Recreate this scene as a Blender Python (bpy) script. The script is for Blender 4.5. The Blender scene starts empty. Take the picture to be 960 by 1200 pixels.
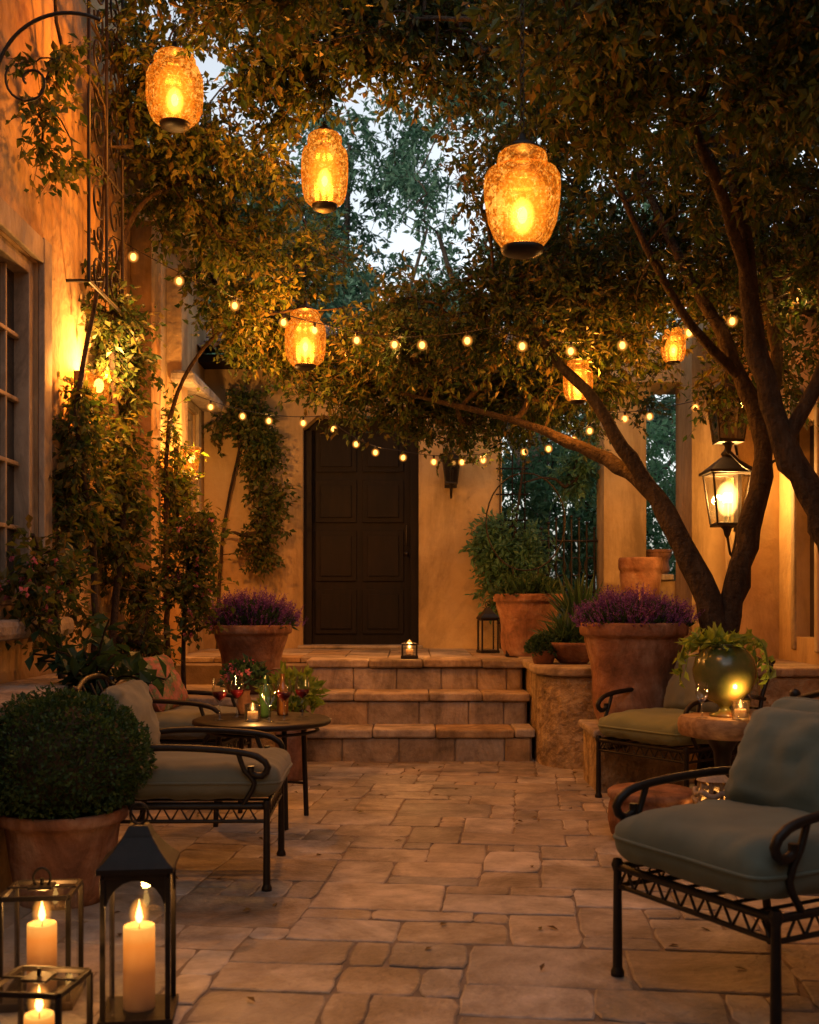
import bpy, math, random
import numpy as np
from mathutils import Vector, Matrix, noise
random.seed(7)
R = np.random.default_rng(7)
scene = bpy.context.scene
V = lambda *a: np.array(a, float)

# ------------------------------------------------------------------ mesh builder
class MB:
    def __init__(s):
        s.v=[]; s.loops=[]; s.sizes=[]; s.m=[]; s.sm=[]; s.n=0
    def add(s, verts, faces, m=0, smooth=False, M=None):
        verts=np.asarray(verts,float).reshape(-1,3)
        if M is not None:
            A=np.array(M); verts=verts@A[:3,:3].T+A[:3,3]
        if isinstance(faces,np.ndarray):
            s.loops.append((faces+s.n).ravel()); s.sizes.append(np.full(len(faces),faces.shape[1]))
            k=len(faces)
        else:
            k=len(faces)
            s.loops.append(np.array([i+s.n for f in faces for i in f])); s.sizes.append(np.array([len(f) for f in faces]))
        s.v.append(verts); s.n+=len(verts)
        s.m.append(np.full(k,m)); s.sm.append(np.full(k,smooth))
    def box(s,c,d,m=0,rz=0,M=None,taper=1.0):
        x,y,z=d[0]/2,d[1]/2,d[2]/2; t=taper
        v=np.array([[-x*t,-y*t,-z],[x*t,-y*t,-z],[x*t,y*t,-z],[-x*t,y*t,-z],[-x,-y,z],[x,-y,z],[x,y,z],[-x,y,z]])
        if rz:
            c_,s_=math.cos(rz),math.sin(rz); v=v@np.array([[c_,s_,0],[-s_,c_,0],[0,0,1]])
        v=v+np.array(c)
        s.add(v,np.array([[0,3,2,1],[4,5,6,7],[0,1,5,4],[1,2,6,5],[2,3,7,6],[3,0,4,7]]),m,False,M)
    def b2(s,a,b,m=0,M=None):
        a=np.array(a,float);b=np.array(b,float); s.box((a+b)/2,np.abs(b-a),m,0,M)
    def tube(s,pts,r,n=6,m=0,closed=False,M=None,smooth=True):
        P=np.array(pts,float); k=len(P)
        r=np.full(k,r) if np.isscalar(r) else np.array(r,float)
        T=np.zeros_like(P)
        if closed: T=np.roll(P,-1,0)-np.roll(P,1,0)
        else:
            T[1:-1]=P[2:]-P[:-2]; T[0]=P[1]-P[0]; T[-1]=P[-1]-P[-2]
        T/= (np.linalg.norm(T,axis=1)[:,None]+1e-9)
        u=np.cross(T[0],[0,0,1.0]); 
        if np.linalg.norm(u)<.1: u=np.cross(T[0],[1.0,0,0])
        u/=np.linalg.norm(u); vs=[]
        a=np.arange(n)*2*math.pi/n; ca,sa=np.cos(a)[:,None],np.sin(a)[:,None]
        for i in range(k):
            u=u-T[i]*np.dot(u,T[i]); u/=np.linalg.norm(u)+1e-9
            w=np.cross(T[i],u); vs.append(P[i]+r[i]*(ca*u+sa*w))
        vs=np.concatenate(vs); f=[]
        j=np.arange(n); j2=(j+1)%n
        for i in range(k if closed else k-1):
            i2=(i+1)%k
            f.append(np.stack([i*n+j,i*n+j2,i2*n+j2,i2*n+j],1))
        s.add(vs,np.concatenate(f),m,smooth,M)
        if not closed:
            s.add(vs[:n][::-1],[list(range(n))],m,False,M); s.add(vs[-n:],[list(range(n))],m,False,M)
    def lathe(s,prof,c=(0,0,0),n=28,m=0,M=None,smooth=True,wob=0):
        a=np.arange(n)*2*math.pi/n; vs=[]
        for r,z in prof:
            rr=r*(1+wob*np.sin(a*2+z*5)); vs.append(np.stack([c[0]+rr*np.cos(a),c[1]+rr*np.sin(a),np.full(n,c[2]+z)],1))
        j=np.arange(n); j2=(j+1)%n; f=[np.stack([i*n+j,i*n+j2,(i+1)*n+j2,(i+1)*n+j],1) for i in range(len(prof)-1)]
        s.add(np.concatenate(vs),np.concatenate(f),m,smooth,M)
    def sphere(s,c,r,m=0,n=14,M=None,sc=(1,1,1)):
        pr=[(max(1e-4,math.sin(t)*r),-math.cos(t)*r) for t in np.linspace(0,math.pi,n//2+2)]
        a=np.arange(n)*2*math.pi/n; vs=[]
        for rr,z in pr: vs.append(np.stack([c[0]+sc[0]*rr*np.cos(a),c[1]+sc[1]*rr*np.sin(a),np.full(n,c[2]+sc[2]*z)],1))
        j=np.arange(n); j2=(j+1)%n; f=[np.stack([i*n+j,i*n+j2,(i+1)*n+j2,(i+1)*n+j],1) for i in range(len(pr)-1)]
        s.add(np.concatenate(vs),np.concatenate(f),m,True,M)
    def prism(s,poly,z0,z1,m=0,M=None):
        n=len(poly); v=[(x,y,z0) for x,y in poly]+[(x,y,z1) for x,y in poly]
        f=[list(range(n))[::-1],[i+n for i in range(n)]]+[[i,(i+1)%n,(i+1)%n+n,i+n] for i in range(n)]
        s.add(v,f,m,False,M)
    def cushion(s,M,w,d,h,m=0,mp=None,sag=.02,seed=0,p=7):
        n=30; g=np.linspace(-1,1,n); g=np.sign(g)*(1-(1-abs(g))**2.0)
        U,W=np.meshgrid(g,g,indexing='ij')
        prof=((1-abs(U)**p)*(1-abs(W)**p)).clip(0)**.42
        cr=.80+.20*(1-U**2)*(1-W**2)
        nz=np.array([[noise.noise(Vector((u*1.7+seed*3.1,v*1.7,seed)))+.5*noise.noise(Vector((u*4.5+seed,v*4.5,seed))) for v in g] for u in g])
        cor=1-.085*(abs(U)*abs(W))**7
        X=U*w/2*cor*(1-.03*(1-abs(W)**2)*abs(U)**4+.014*nz); Y=W*d/2*cor*(1-.03*(1-abs(U)**2)*abs(W)**4+.014*nz)
        pk=.14*h*np.sin(W*17+nz*5)*abs(U)**6+.14*h*np.sin(U*17+nz*5)*abs(W)**6   # puckers along the seams
        for sg in (1,-1):
            Z=sg*h/2*prof*cr+(nz*sag+pk*.5)*(abs(prof))
            v=np.stack([X,Y,Z],-1).reshape(-1,3); i=np.arange(n-1)
            I,J=np.meshgrid(i,i,indexing='ij'); a=(I*n+J).ravel()
            f=np.stack([a,a+n,a+n+1,a+1],1)
            if sg<0: f=f[:,::-1]
            s.add(v,f,m,True,M)
        e=[(X[i,0],Y[i,0],0) for i in range(n)]+[(X[-1,j],Y[-1,j],0) for j in range(1,n)]+[(X[i,-1],Y[i,-1],0) for i in range(n-2,-1,-1)]+[(X[0,j],Y[0,j],0) for j in range(n-2,0,-1)]
        s.tube(e,.0065,6,m if mp is None else mp,True,M)
    def leaves(s,P,D,N,L,W,m=0,fold=.18):
        D=D/(np.linalg.norm(D,axis=1)[:,None]+1e-9); S=np.cross(D,N); S/=np.linalg.norm(S,axis=1)[:,None]+1e-9
        N=np.cross(S,D); k=len(P); L=np.broadcast_to(L,(k,))[:,None]; W=np.broadcast_to(W,(k,))[:,None]
        mid=P+D*L*.45
        v=np.stack([P,mid+S*W/2+N*W*fold,P+D*L-N*L*.08,mid-S*W/2+N*W*fold],1).reshape(-1,3)
        b=np.arange(k)[:,None]*4
        s.add(v,b+np.array([[0,1,2,3]]),m,False)
    def twigs(s,A,B,r,m=0):
        k=len(A); T=B-A; T/=np.linalg.norm(T,axis=1)[:,None]+1e-9
        u=np.cross(T,V(.3,.5,.8)); u/=np.linalg.norm(u,axis=1)[:,None]+1e-9; w=np.cross(T,u)
        vs=[]
        for base,rr in ((A,r),(B,r*.4)):
            for q in range(3):
                a=q*2.094; vs.append(base+rr*(math.cos(a)*u+math.sin(a)*w))
        v=np.stack(vs,1).reshape(-1,3); b=np.arange(k)[:,None]*6
        f=np.concatenate([b+np.array([[q,(q+1)%3,(q+1)%3+3,q+3]]) for q in range(3)])
        s.add(v,f,m,False)
    def obj(s,name,mats,loc=(0,0,0),rz=0,parent=None,bevel=0):
        me=bpy.data.meshes.new(name); v=np.concatenate(s.v); lp=np.concatenate(s.loops).astype(np.int32); sz=np.concatenate(s.sizes).astype(np.int32)
        me.vertices.add(len(v)); me.vertices.foreach_set('co',v.ravel())
        me.loops.add(len(lp)); me.loops.foreach_set('vertex_index',lp)
        me.polygons.add(len(sz)); st=np.concatenate([[0],np.cumsum(sz)[:-1]]).astype(np.int32)
        me.polygons.foreach_set('loop_start',st)
        me.polygons.foreach_set('loop_total',sz)
        me.polygons.foreach_set('material_index',np.concatenate(s.m).astype(np.int32))
        me.polygons.foreach_set('use_smooth',np.concatenate(s.sm).astype(bool))
        me.update(calc_edges=True); me.validate()
        for mt in (mats if isinstance(mats,(list,tuple)) else [mats]): me.materials.append(mt)
        o=bpy.data.objects.new(name,me); scene.collection.objects.link(o)
        o.location=loc; o.rotation_euler=(0,0,rz)
        if parent: o.parent=parent
        if bevel:
            b=o.modifiers.new('Bevel','BEVEL'); b.width=bevel; b.segments=2; b.limit_method='ANGLE'; b.angle_limit=math.radians(50)
        return o
def empty(name,loc=(0,0,0)):
    o=bpy.data.objects.new(name,None); scene.collection.objects.link(o); o.location=loc; o.empty_display_size=.2; return o
AMB=(1,.46,.11)
def light(name,loc,power,parent=None,col=AMB,rad=.03):
    l=bpy.data.lights.new(name,'POINT'); l.energy=power; l.color=col; l.shadow_soft_size=rad
    o=bpy.data.objects.new(name,l); scene.collection.objects.link(o); o.location=loc
    if parent: o.parent=parent
    return o

# ------------------------------------------------------------------ materials
def newmat(name):
    m=bpy.data.materials.new(name); m.use_nodes=True; nt=m.node_tree; nt.nodes.clear()
    out=nt.nodes.new('ShaderNodeOutputMaterial'); return m,nt,out
def ramp(nt,stops,fac):
    r=nt.nodes.new('ShaderNodeValToRGB'); e=r.color_ramp.elements
    while len(e)<len(stops): e.new(.5)
    for el,(p,c) in zip(e,stops): el.position=p; el.color=(*c,1)
    nt.links.new(fac,r.inputs[0]); return r.outputs[0]
def surf(name,cols,scale=3,rough=.85,bump=.3,bscale=30,metal=0,island=0,detail=6,spec=.3,bdist=.01,streak=False,sheen=0,stain=0,sz=.35):
    m,nt,out=newmat(name); L=nt.links.new
    p=nt.nodes.new('ShaderNodeBsdfPrincipled'); tc=nt.nodes.new('ShaderNodeTexCoord')
    src=tc.outputs['Object']
    if streak:
        mp=nt.nodes.new('ShaderNodeMapping'); mp.inputs['Scale'].default_value=streak; L(src,mp.inputs[0]); src=mp.outputs[0]
    n=nt.nodes.new('ShaderNodeTexNoise'); n.inputs['Scale'].default_value=scale; n.inputs['Detail'].default_value=detail; n.inputs['Roughness'].default_value=.62
    L(src,n.inputs['Vector'])
    k=len(cols); c=ramp(nt,[(.3+.4*i/max(1,k-1),cc) for i,cc in enumerate(cols)],n.outputs[0])
    if stain:
        n3=nt.nodes.new('ShaderNodeTexNoise'); n3.inputs['Scale'].default_value=stain; n3.inputs['Detail'].default_value=8; n3.inputs['Roughness'].default_value=.75; n3.inputs['Distortion'].default_value=.8
        mp3=nt.nodes.new('ShaderNodeMapping'); mp3.inputs['Scale'].default_value=(1,1,sz); L(tc.outputs['Object'],mp3.inputs[0]); L(mp3.outputs[0],n3.inputs['Vector'])
        sr=ramp(nt,[(.38,(.42,.40,.38)),(.56,(1,1,1))],n3.outputs[0]); mm=nt.nodes.new('ShaderNodeMixRGB'); mm.blend_type='MULTIPLY'; mm.inputs[0].default_value=.85; L(c,mm.inputs[1]); L(sr,mm.inputs[2]); c=mm.outputs[0]
    if island:
        g=nt.nodes.new('ShaderNodeNewGeometry'); hs=nt.nodes.new('ShaderNodeHueSaturation')
        mr=nt.nodes.new('ShaderNodeMapRange'); mr.inputs[3].default_value=1-island; mr.inputs[4].default_value=1+island
        L(g.outputs['Random Per Island'],mr.inputs[0]); L(mr.outputs[0],hs.inputs['Value']); L(c,hs.inputs['Color'])
        mu=nt.nodes.new('ShaderNodeMath'); mu.operation='MULTIPLY'; mu.inputs[1].default_value=7.31; L(g.outputs['Random Per Island'],mu.inputs[0])
        fr=nt.nodes.new('ShaderNodeMath'); fr.operation='FRACT'; L(mu.outputs[0],fr.inputs[0])
        mr2=nt.nodes.new('ShaderNodeMapRange'); mr2.inputs[3].default_value=.55; mr2.inputs[4].default_value=1.25; L(fr.outputs[0],mr2.inputs[0]); L(mr2.outputs[0],hs.inputs['Saturation'])
        c=hs.outputs[0]
    L(c,p.inputs['Base Color']); p.inputs['Roughness'].default_value=rough; p.inputs['Metallic'].default_value=metal
    p.inputs['Specular IOR Level'].default_value=spec
    if sheen: p.inputs['Sheen Weight'].default_value=sheen
    if bump:
        n2=nt.nodes.new('ShaderNodeTexNoise'); n2.inputs['Scale'].default_value=bscale; n2.inputs['Detail'].default_value=4; L(tc.outputs['Object'],n2.inputs['Vector'])
        ad=nt.nodes.new('ShaderNodeMath'); ad.operation='ADD'; L(n2.outputs[0],ad.inputs[0]); L(n.outputs[0],ad.inputs[1])
        b=nt.nodes.new('ShaderNodeBump'); b.inputs['Strength'].default_value=bump; b.inputs['Distance'].default_value=bdist; L(ad.outputs[0],b.inputs['Height']); L(b.outputs[0],p.inputs['Normal'])
    L(p.outputs[0],out.inputs[0]); return m
def leafmat(name,cols,trans=.4,rough=.5):
    m,nt,out=newmat(name); L=nt.links.new
    g=nt.nodes.new('ShaderNodeNewGeometry'); k=len(cols)
    c=ramp(nt,[(i/max(1,k-1),cc) for i,cc in enumerate(cols)],g.outputs['Random Per Island'])
    p=nt.nodes.new('ShaderNodeBsdfPrincipled'); p.inputs['Roughness'].default_value=rough; p.inputs['Specular IOR Level'].default_value=.35
    L(c,p.inputs['Base Color']); t=nt.nodes.new('ShaderNodeBsdfTranslucent')
    hs=nt.nodes.new('ShaderNodeHueSaturation'); hs.inputs['Value'].default_value=1.5; hs.inputs['Saturation'].default_value=1.1; L(c,hs.inputs['Color']); L(hs.outputs[0],t.inputs[0])
    mx=nt.nodes.new('ShaderNodeMixShader'); mx.inputs[0].default_value=trans; L(p.outputs[0],mx.inputs[1]); L(t.outputs[0],mx.inputs[2]); L(mx.outputs[0],out.inputs[0]); return m
def nosample(m):
    try: m.cycles.emission_sampling='NONE'
    except Exception: pass
    return m
def emit(name,col,s):
    m,nt,out=newmat(name); e=nt.nodes.new('ShaderNodeEmission'); e.inputs[0].default_value=(*col,1); e.inputs[1].default_value=s
    nt.links.new(e.outputs[0],out.inputs[0]); return nosample(m)
def glass(name,tint=(.95,.97,.96),gl=.12):
    m,nt,out=newmat(name); L=nt.links.new
    t=nt.nodes.new('ShaderNodeBsdfTransparent'); t.inputs[0].default_value=(*tint,1)
    g=nt.nodes.new('ShaderNodeBsdfGlossy'); g.inputs['Roughness'].default_value=.03
    lw=nt.nodes.new('ShaderNodeLayerWeight'); lw.inputs[0].default_value=.35
    mu=nt.nodes.new('ShaderNodeMath'); mu.operation='MULTIPLY_ADD'; mu.inputs[1].default_value=.5; mu.inputs[2].default_value=gl*.4; L(lw.outputs['Fresnel'],mu.inputs[0])
    mx=nt.nodes.new('ShaderNodeMixShader'); L(mu.outputs[0],mx.inputs[0]); L(t.outputs[0],mx.inputs[1]); L(g.outputs[0],mx.inputs[2]); L(mx.outputs[0],out.inputs[0]); return m
def amber(name):
    m,nt,out=newmat(name); L=nt.links.new
    tc=nt.nodes.new('ShaderNodeTexCoord'); vo=nt.nodes.new('ShaderNodeTexVoronoi'); vo.inputs['Scale'].default_value=34; vo.feature='DISTANCE_TO_EDGE'
    wn=nt.nodes.new('ShaderNodeTexNoise'); wn.inputs['Scale'].default_value=9; L(tc.outputs['Object'],wn.inputs[0])
    wm=nt.nodes.new('ShaderNodeMixRGB'); wm.blend_type='ADD'; wm.inputs[0].default_value=.09; L(tc.outputs['Object'],wm.inputs[1]); L(wn.outputs[1],wm.inputs[2]); L(wm.outputs[0],vo.inputs[0])
    no=nt.nodes.new('ShaderNodeTexNoise'); no.inputs['Scale'].default_value=22; no.inputs['Detail'].default_value=6; no.inputs['Roughness'].default_value=.7; no.inputs['Distortion'].default_value=3; L(tc.outputs['Object'],no.inputs[0])
    # thick, thin and embossed parts of the pressed glass let through different amounts of light
    tt=ramp(nt,[(.0,(1,.72,.34)),(.05,(.80,.42,.12)),(.13,(.95,.60,.22))],vo.outputs[0])
    t=nt.nodes.new('ShaderNodeBsdfTransparent'); L(tt,t.inputs[0])
    gl=nt.nodes.new('ShaderNodeBsdfGlossy'); gl.inputs['Roughness'].default_value=.25; gl.inputs[0].default_value=(.1,.08,.06,1)
    e=nt.nodes.new('ShaderNodeEmission')
    rr=ramp(nt,[(.36,(.14,.02,.001)),(.47,(.38,.085,.004)),(.54,(.70,.20,.014)),(.64,(1,.50,.09))],no.outputs[0]); L(rr,e.inputs[0])  # lamp light scattering in the glass is put in as mottled emission
    ms=nt.nodes.new('ShaderNodeMapRange'); ms.inputs[1].default_value=0; ms.inputs[2].default_value=.07; ms.inputs[3].default_value=1.5; ms.inputs[4].default_value=.5; L(vo.outputs[0],ms.inputs[0])
    L(ms.outputs[0],e.inputs[1])
    m2=nt.nodes.new('ShaderNodeMixShader'); m2.inputs[0].default_value=.06; L(t.outputs[0],m2.inputs[1]); L(gl.outputs[0],m2.inputs[2])
    a=nt.nodes.new('ShaderNodeAddShader'); L(m2.outputs[0],a.inputs[0]); L(e.outputs[0],a.inputs[1]); L(a.outputs[0],out.inputs[0]); return nosample(m)
def inner(name,col,s,pw=2.6):   # added shell that paints in a lamp's glow, thinning out toward its edge
    m,nt,out=newmat(name); L=nt.links.new
    lw=nt.nodes.new('ShaderNodeLayerWeight'); lw.inputs[0].default_value=.5
    a=nt.nodes.new('ShaderNodeMath'); a.operation='SUBTRACT'; a.inputs[0].default_value=1; L(lw.outputs['Facing'],a.inputs[1])
    b=nt.nodes.new('ShaderNodeMath'); b.operation='POWER'; b.inputs[1].default_value=pw; L(a.outputs[0],b.inputs[0])
    c=nt.nodes.new('ShaderNodeMath'); c.operation='MULTIPLY'; c.inputs[1].default_value=s; L(b.outputs[0],c.inputs[0])
    e=nt.nodes.new('ShaderNodeEmission'); e.inputs[0].default_value=(*col,1); L(c.outputs[0],e.inputs[1])
    t=nt.nodes.new('ShaderNodeBsdfTransparent'); d=nt.nodes.new('ShaderNodeAddShader'); L(t.outputs[0],d.inputs[0]); L(e.outputs[0],d.inputs[1]); L(d.outputs[0],out.inputs[0]); return nosample(m)
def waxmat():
    m,nt,out=newmat('candle_wax_painted_glow'); L=nt.links.new
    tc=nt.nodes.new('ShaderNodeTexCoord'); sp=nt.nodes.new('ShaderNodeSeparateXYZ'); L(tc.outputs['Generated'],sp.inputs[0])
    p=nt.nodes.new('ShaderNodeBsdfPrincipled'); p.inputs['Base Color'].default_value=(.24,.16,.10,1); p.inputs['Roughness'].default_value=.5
    c=ramp(nt,[(.02,(.03,.009,.003)),(.45,(.20,.045,.006)),(.8,(.80,.20,.02)),(.98,(1,.40,.07))],sp.outputs[2])  # flame glow painted into the wax as emission, brighter toward the top
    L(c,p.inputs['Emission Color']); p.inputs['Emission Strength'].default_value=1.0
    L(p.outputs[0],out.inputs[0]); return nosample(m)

stucco=surf('stucco',[(.34,.21,.10),(.48,.32,.16),(.58,.42,.23)],scale=1.3,rough=.92,bump=.7,bscale=9,bdist=.03,stain=.9)
stucco_b=surf('stucco_back',[(.36,.24,.11),(.48,.33,.16),(.56,.41,.22)],scale=1.1,rough=.92,bump=.6,bscale=8,bdist=.025,stain=.8)
trav=surf('travertine',[(.23,.185,.145),(.37,.31,.25),(.53,.45,.37)],scale=5.5,rough=.5,bump=.8,bscale=42,island=.30,spec=.5,bdist=.008,detail=9,stain=1.6,sz=1)
stone=surf('limestone',[(.22,.16,.10),(.38,.28,.18),(.50,.39,.26)],scale=5,rough=.8,bump=.8,bscale=22,island=.17,bdist=.018,stain=2.5)
roughw=surf('rubble_render',[(.20,.14,.08),(.36,.26,.15),(.48,.37,.23)],scale=6,rough=.9,bump=1,bscale=12,bdist=.04,stain=2)
mortar=surf('mortar',[(.15,.115,.085),(.27,.215,.165)],scale=8,bump=.5,bscale=60)
soil=surf('soil',[(.035,.026,.018),(.07,.055,.035)],scale=4,bump=.6,bscale=20)
terra=surf('terracotta',[(.15,.07,.04),(.28,.13,.07),(.40,.25,.17)],scale=5,rough=.88,bump=.7,bscale=20,bdist=.014,stain=3.5)
terra2=surf('glazed_green',[(.045,.075,.02),(.12,.12,.035),(.28,.075,.025)],scale=4,rough=.22,bump=.2,bscale=12,spec=.6)
iron=surf('wrought_iron',[(.010,.008,.007),(.024,.017,.013)],scale=20,rough=.48,bump=.25,bscale=90,metal=.4,spec=.5,bdist=.002)
wood=surf('dark_wood',[(.004,.0025,.002),(.008,.0045,.0035),(.013,.007,.005)],scale=4,rough=.6,bump=.35,bscale=40,streak=(8,8,.7),bdist=.004,spec=.2)
wood_l=surf('old_wood',[(.16,.09,.045),(.30,.18,.09),(.4,.26,.14)],scale=5,rough=.7,bump=.5,bscale=30,streak=(1,6,6))
bark=surf('bark',[(.018,.012,.009),(.038,.026,.018),(.065,.045,.03)],scale=7,rough=.92,bump=1,bscale=28,streak=(3,3,.8),bdist=.03)
teal=surf('sage_fabric',[(.095,.122,.10),(.125,.16,.13),(.155,.19,.155)],scale=2.5,rough=.95,bump=.35,bscale=350,sheen=.15,bdist=.003)
olive=surf('moss_fabric',[(.15,.165,.075),(.20,.215,.10)],scale=3,rough=.95,bump=.3,bscale=350,sheen=.15,bdist=.003)
sand=surf('linen_fabric',[(.12,.125,.09),(.18,.18,.13)],scale=3,rough=.95,bump=.3,bscale=350,sheen=.15,bdist=.003)
floral=surf('floral_fabric',[(.30,.24,.18),(.35,.12,.10),(.1,.16,.07),(.4,.35,.3)],scale=16,rough=.95,bump=.1)
tile=surf('roof_tile',[(.16,.075,.04),(.28,.14,.08)],scale=6,bump=.4,island=.3)
frame=surf('painted_frame',[(.32,.25,.17),(.42,.34,.24)],scale=9,rough=.6,bump=.25,stain=4)
winglass=surf('window_glass',[(.012,.012,.014),(.02,.02,.02)],scale=1,rough=.06,bump=0,spec=.8)
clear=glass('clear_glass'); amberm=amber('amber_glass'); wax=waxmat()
glowA=inner('painted_glow_outer',(1,.38,.05),1.0); glowB=inner('painted_glow_core',(1,.60,.16),3.0); halo=inner('painted_halo',(1,.34,.045),.8,3.0)  # added shells: painted glow inside lanterns, halo around bulbs and flames
bulb=emit('bulb_glow',(1,.42,.08),4.5); flame=emit('flame',(1,.55,.14),7); fil=emit('lamp_core',(1,.68,.28),6)
lf_oak=leafmat('tree_leaves',[(.016,.032,.010),(.030,.055,.015),(.052,.070,.017),(.09,.062,.020)],.42)
lf_back=leafmat('back_leaves',[(.022,.055,.036),(.042,.10,.06),(.07,.13,.08)],.4)
lf_hedge=leafmat('hedge_leaves',[(.06,.15,.08),(.10,.21,.11),(.14,.25,.14)],.45)
lf_vine=leafmat('vine_leaves',[(.025,.05,.012),(.055,.085,.018),(.10,.11,.026),(.15,.11,.035)],.45)
lf_box=leafmat('boxwood_leaves',[(.016,.045,.015),(.036,.08,.024),(.06,.115,.032)],.25)
lf_lime=leafmat('lime_leaves',[(.14,.22,.03),(.22,.30,.05),(.28,.34,.08)],.4)
lf_dark=leafmat('dark_leaves',[(.02,.045,.02),(.045,.09,.035)],.3)
fl_purple=leafmat('purple_petals',[(.07,.025,.13),(.14,.05,.23),(.22,.10,.32)],.3)
fl_pink=leafmat('pink_petals',[(.4,.10,.16),(.55,.2,.25)],.3)
winew=surf('red_wine',[(.08,.004,.006),(.1,.006,.01)],rough=.1,bump=0)
dusty=glass('dusty_glass',(.35,.33,.3),.3)

# ------------------------------------------------------------------ plants
HANG=[((.44,4.33,2.76),.30,.40,1.0,0),((-1.28,6.05,3.98),.30,.40,.9,10),((-.52,6.8,3.83),.285,.46,.9,14),((-.76,8.1,3.10),.29,.42,.9,12),((1.147,7.55,2.68),.20,.29,.7,12),((1.88,7.9,3.0),.17,.25,.5,12)]
def catmull(pts,step=.1):
    P=np.array(pts,float); P=np.vstack([2*P[0]-P[1],P,2*P[-1]-P[-2]]); out=[]
    for i in range(1,len(P)-2):
        n=max(2,int(np.linalg.norm(P[i+1][:3]-P[i][:3])/step))
        for t in np.arange(n)/n:
            a,b,c,d=P[i-1:i+3]; out.append(.5*((2*b)+(-a+c)*t+(2*a-5*b+4*c-d)*t*t+(-a+3*b-3*c+d)*t**3))
    out.append(P[-2]); return np.array(out)
def clear_of(q):
    for (c,w,h,u,r_) in HANG:
        if abs(q[0]-c[0])<w/2+.22 and -h/2-.22<q[2]-c[2]<h/2+.12 and -1.5<q[1]-c[1]<.3: return False
    return True
def cloud(ells,freq=1.1,thr=-.12,seed=0):
    out=[]
    for (cx,cy,cz,rx,ry,rz,n) in ells:
        k=0; tries=0
        while k<n and tries<n*12:
            tries+=1
            p=R.normal(size=3); p/=np.linalg.norm(p); p*=R.random()**(1/2.4)
            q=V(cx+p[0]*rx,cy+p[1]*ry,cz+p[2]*rz)
            if noise.noise(Vector(q*freq)+Vector((seed,0,0)))<thr or not clear_of(q): continue
            out.append(q); k+=1
    return np.array(out)
def plant(name,limbs,att,leaf=(.065,.034),tw=6,per=10,tl=.26,droop=.35,lm=None,bm=None,rmin=.0035,k=.3,extra=None,upl=.8):
    mb=MB(); pos=[];path=[];par=[];lr=[]
    for lb in limbs:
        C=catmull(lb,.1); j=R.normal(size=(len(C),3))*C[:,3:4]*.10; C[1:-1,:3]+=j[1:-1]
        C[:,3]*=1+R.normal(size=len(C))*.05
        mb.tube(C[:,:3],C[:,3],9,1)
        pl=np.concatenate([[0],np.cumsum(np.linalg.norm(np.diff(C[:,:3],axis=0),axis=1))])
        s0=len(C)//4
        for c,l in zip(C[s0:],pl[s0:]): pos.append(c[:3]);path.append(l*.3);par.append(-1);lr.append(c[3])
    n0=len(pos); A=att.copy(); N=len(A)
    pos=np.array(pos); P=np.zeros((n0+N,3)); P[:n0]=pos; PL=np.zeros(n0+N); PL[:n0]=path; par=list(par)+[0]*N
    best=np.full(N,1e9); bi=np.zeros(N,int); alive=np.ones(N,bool)
    for i in range(n0):
        c=np.linalg.norm(A-P[i],axis=1)+k*PL[i]; mk=c<best; best[mk]=c[mk]; bi[mk]=i
    for q in range(N):
        b=np.where(alive,best,1e9); i=int(np.argmin(b)); alive[i]=False; idx=n0+q
        P[idx]=A[i]; par[idx]=int(bi[i]); PL[idx]=PL[bi[i]]+np.linalg.norm(P[idx]-P[bi[i]])
        c=np.linalg.norm(A-P[idx],axis=1)+k*PL[idx]; mk=c<best; best[mk]=c[mk]; bi[mk]=idx
    cnt=np.ones(n0+N)
    for i in range(n0+N-1,n0-1,-1): cnt[par[i]]+=cnt[i]
    rad=rmin*cnt**.5
    for i in range(n0): rad[i]=min(rad[i]*1.2,lr[i]*.7)
    for i in range(n0,n0+N):
        a=P[par[i]];b=P[i]; d=np.linalg.norm(b-a); t=np.linspace(0,1,4)[:,None]
        pts=a+(b-a)*t+np.sin(t*math.pi)*(R.normal(size=3)*d*.10+V(0,0,d*.06))
        r0=min(rad[par[i]],rad[i]*1.35); mb.tube(pts,np.linspace(r0,rad[i],4),5,1)
    C=P[n0:]; D0=C-P[[par[i] for i in range(n0,n0+N)]]; D0/=np.linalg.norm(D0,axis=1)[:,None]+1e-9
    Cr=np.repeat(C,tw,0); D=R.normal(size=Cr.shape); D/=np.linalg.norm(D,axis=1)[:,None]; D=D+np.repeat(D0,tw,0)*.6+V(0,0,-droop); D/=np.linalg.norm(D,axis=1)[:,None]
    ln=tl*(.5+R.random(len(Cr)))[:,None]
    mb.twigs(Cr,Cr+D*ln,.0022,1)
    t=(np.tile(np.linspace(.12,1,per),len(Cr)))[:,None]
    B=np.repeat(Cr,per,0)+np.repeat(D*ln,per,0)*t+R.normal(size=(len(Cr)*per,3))*.012
    sd=R.normal(size=B.shape); sd/=np.linalg.norm(sd,axis=1)[:,None]
    LD=np.repeat(D,per,0)*.6+sd*.9+V(0,0,-.25); NN=R.normal(size=B.shape)*.6+V(0,0,upl)
    s=.65+.7*R.random(len(B)); mb.leaves(B,LD,NN,leaf[0]*s,leaf[1]*s,0)
    if extra:
        nf,mi,sz=extra; ii=R.integers(0,len(B),nf); 
        for q in range(5):
            dd=R.normal(size=(nf,3)); mb.leaves(B[ii],dd,R.normal(size=(nf,3)),sz,sz*.8,mi)
    return mb.obj(name,[lm or lf_oak,bm or bark,fl_pink])

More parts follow.
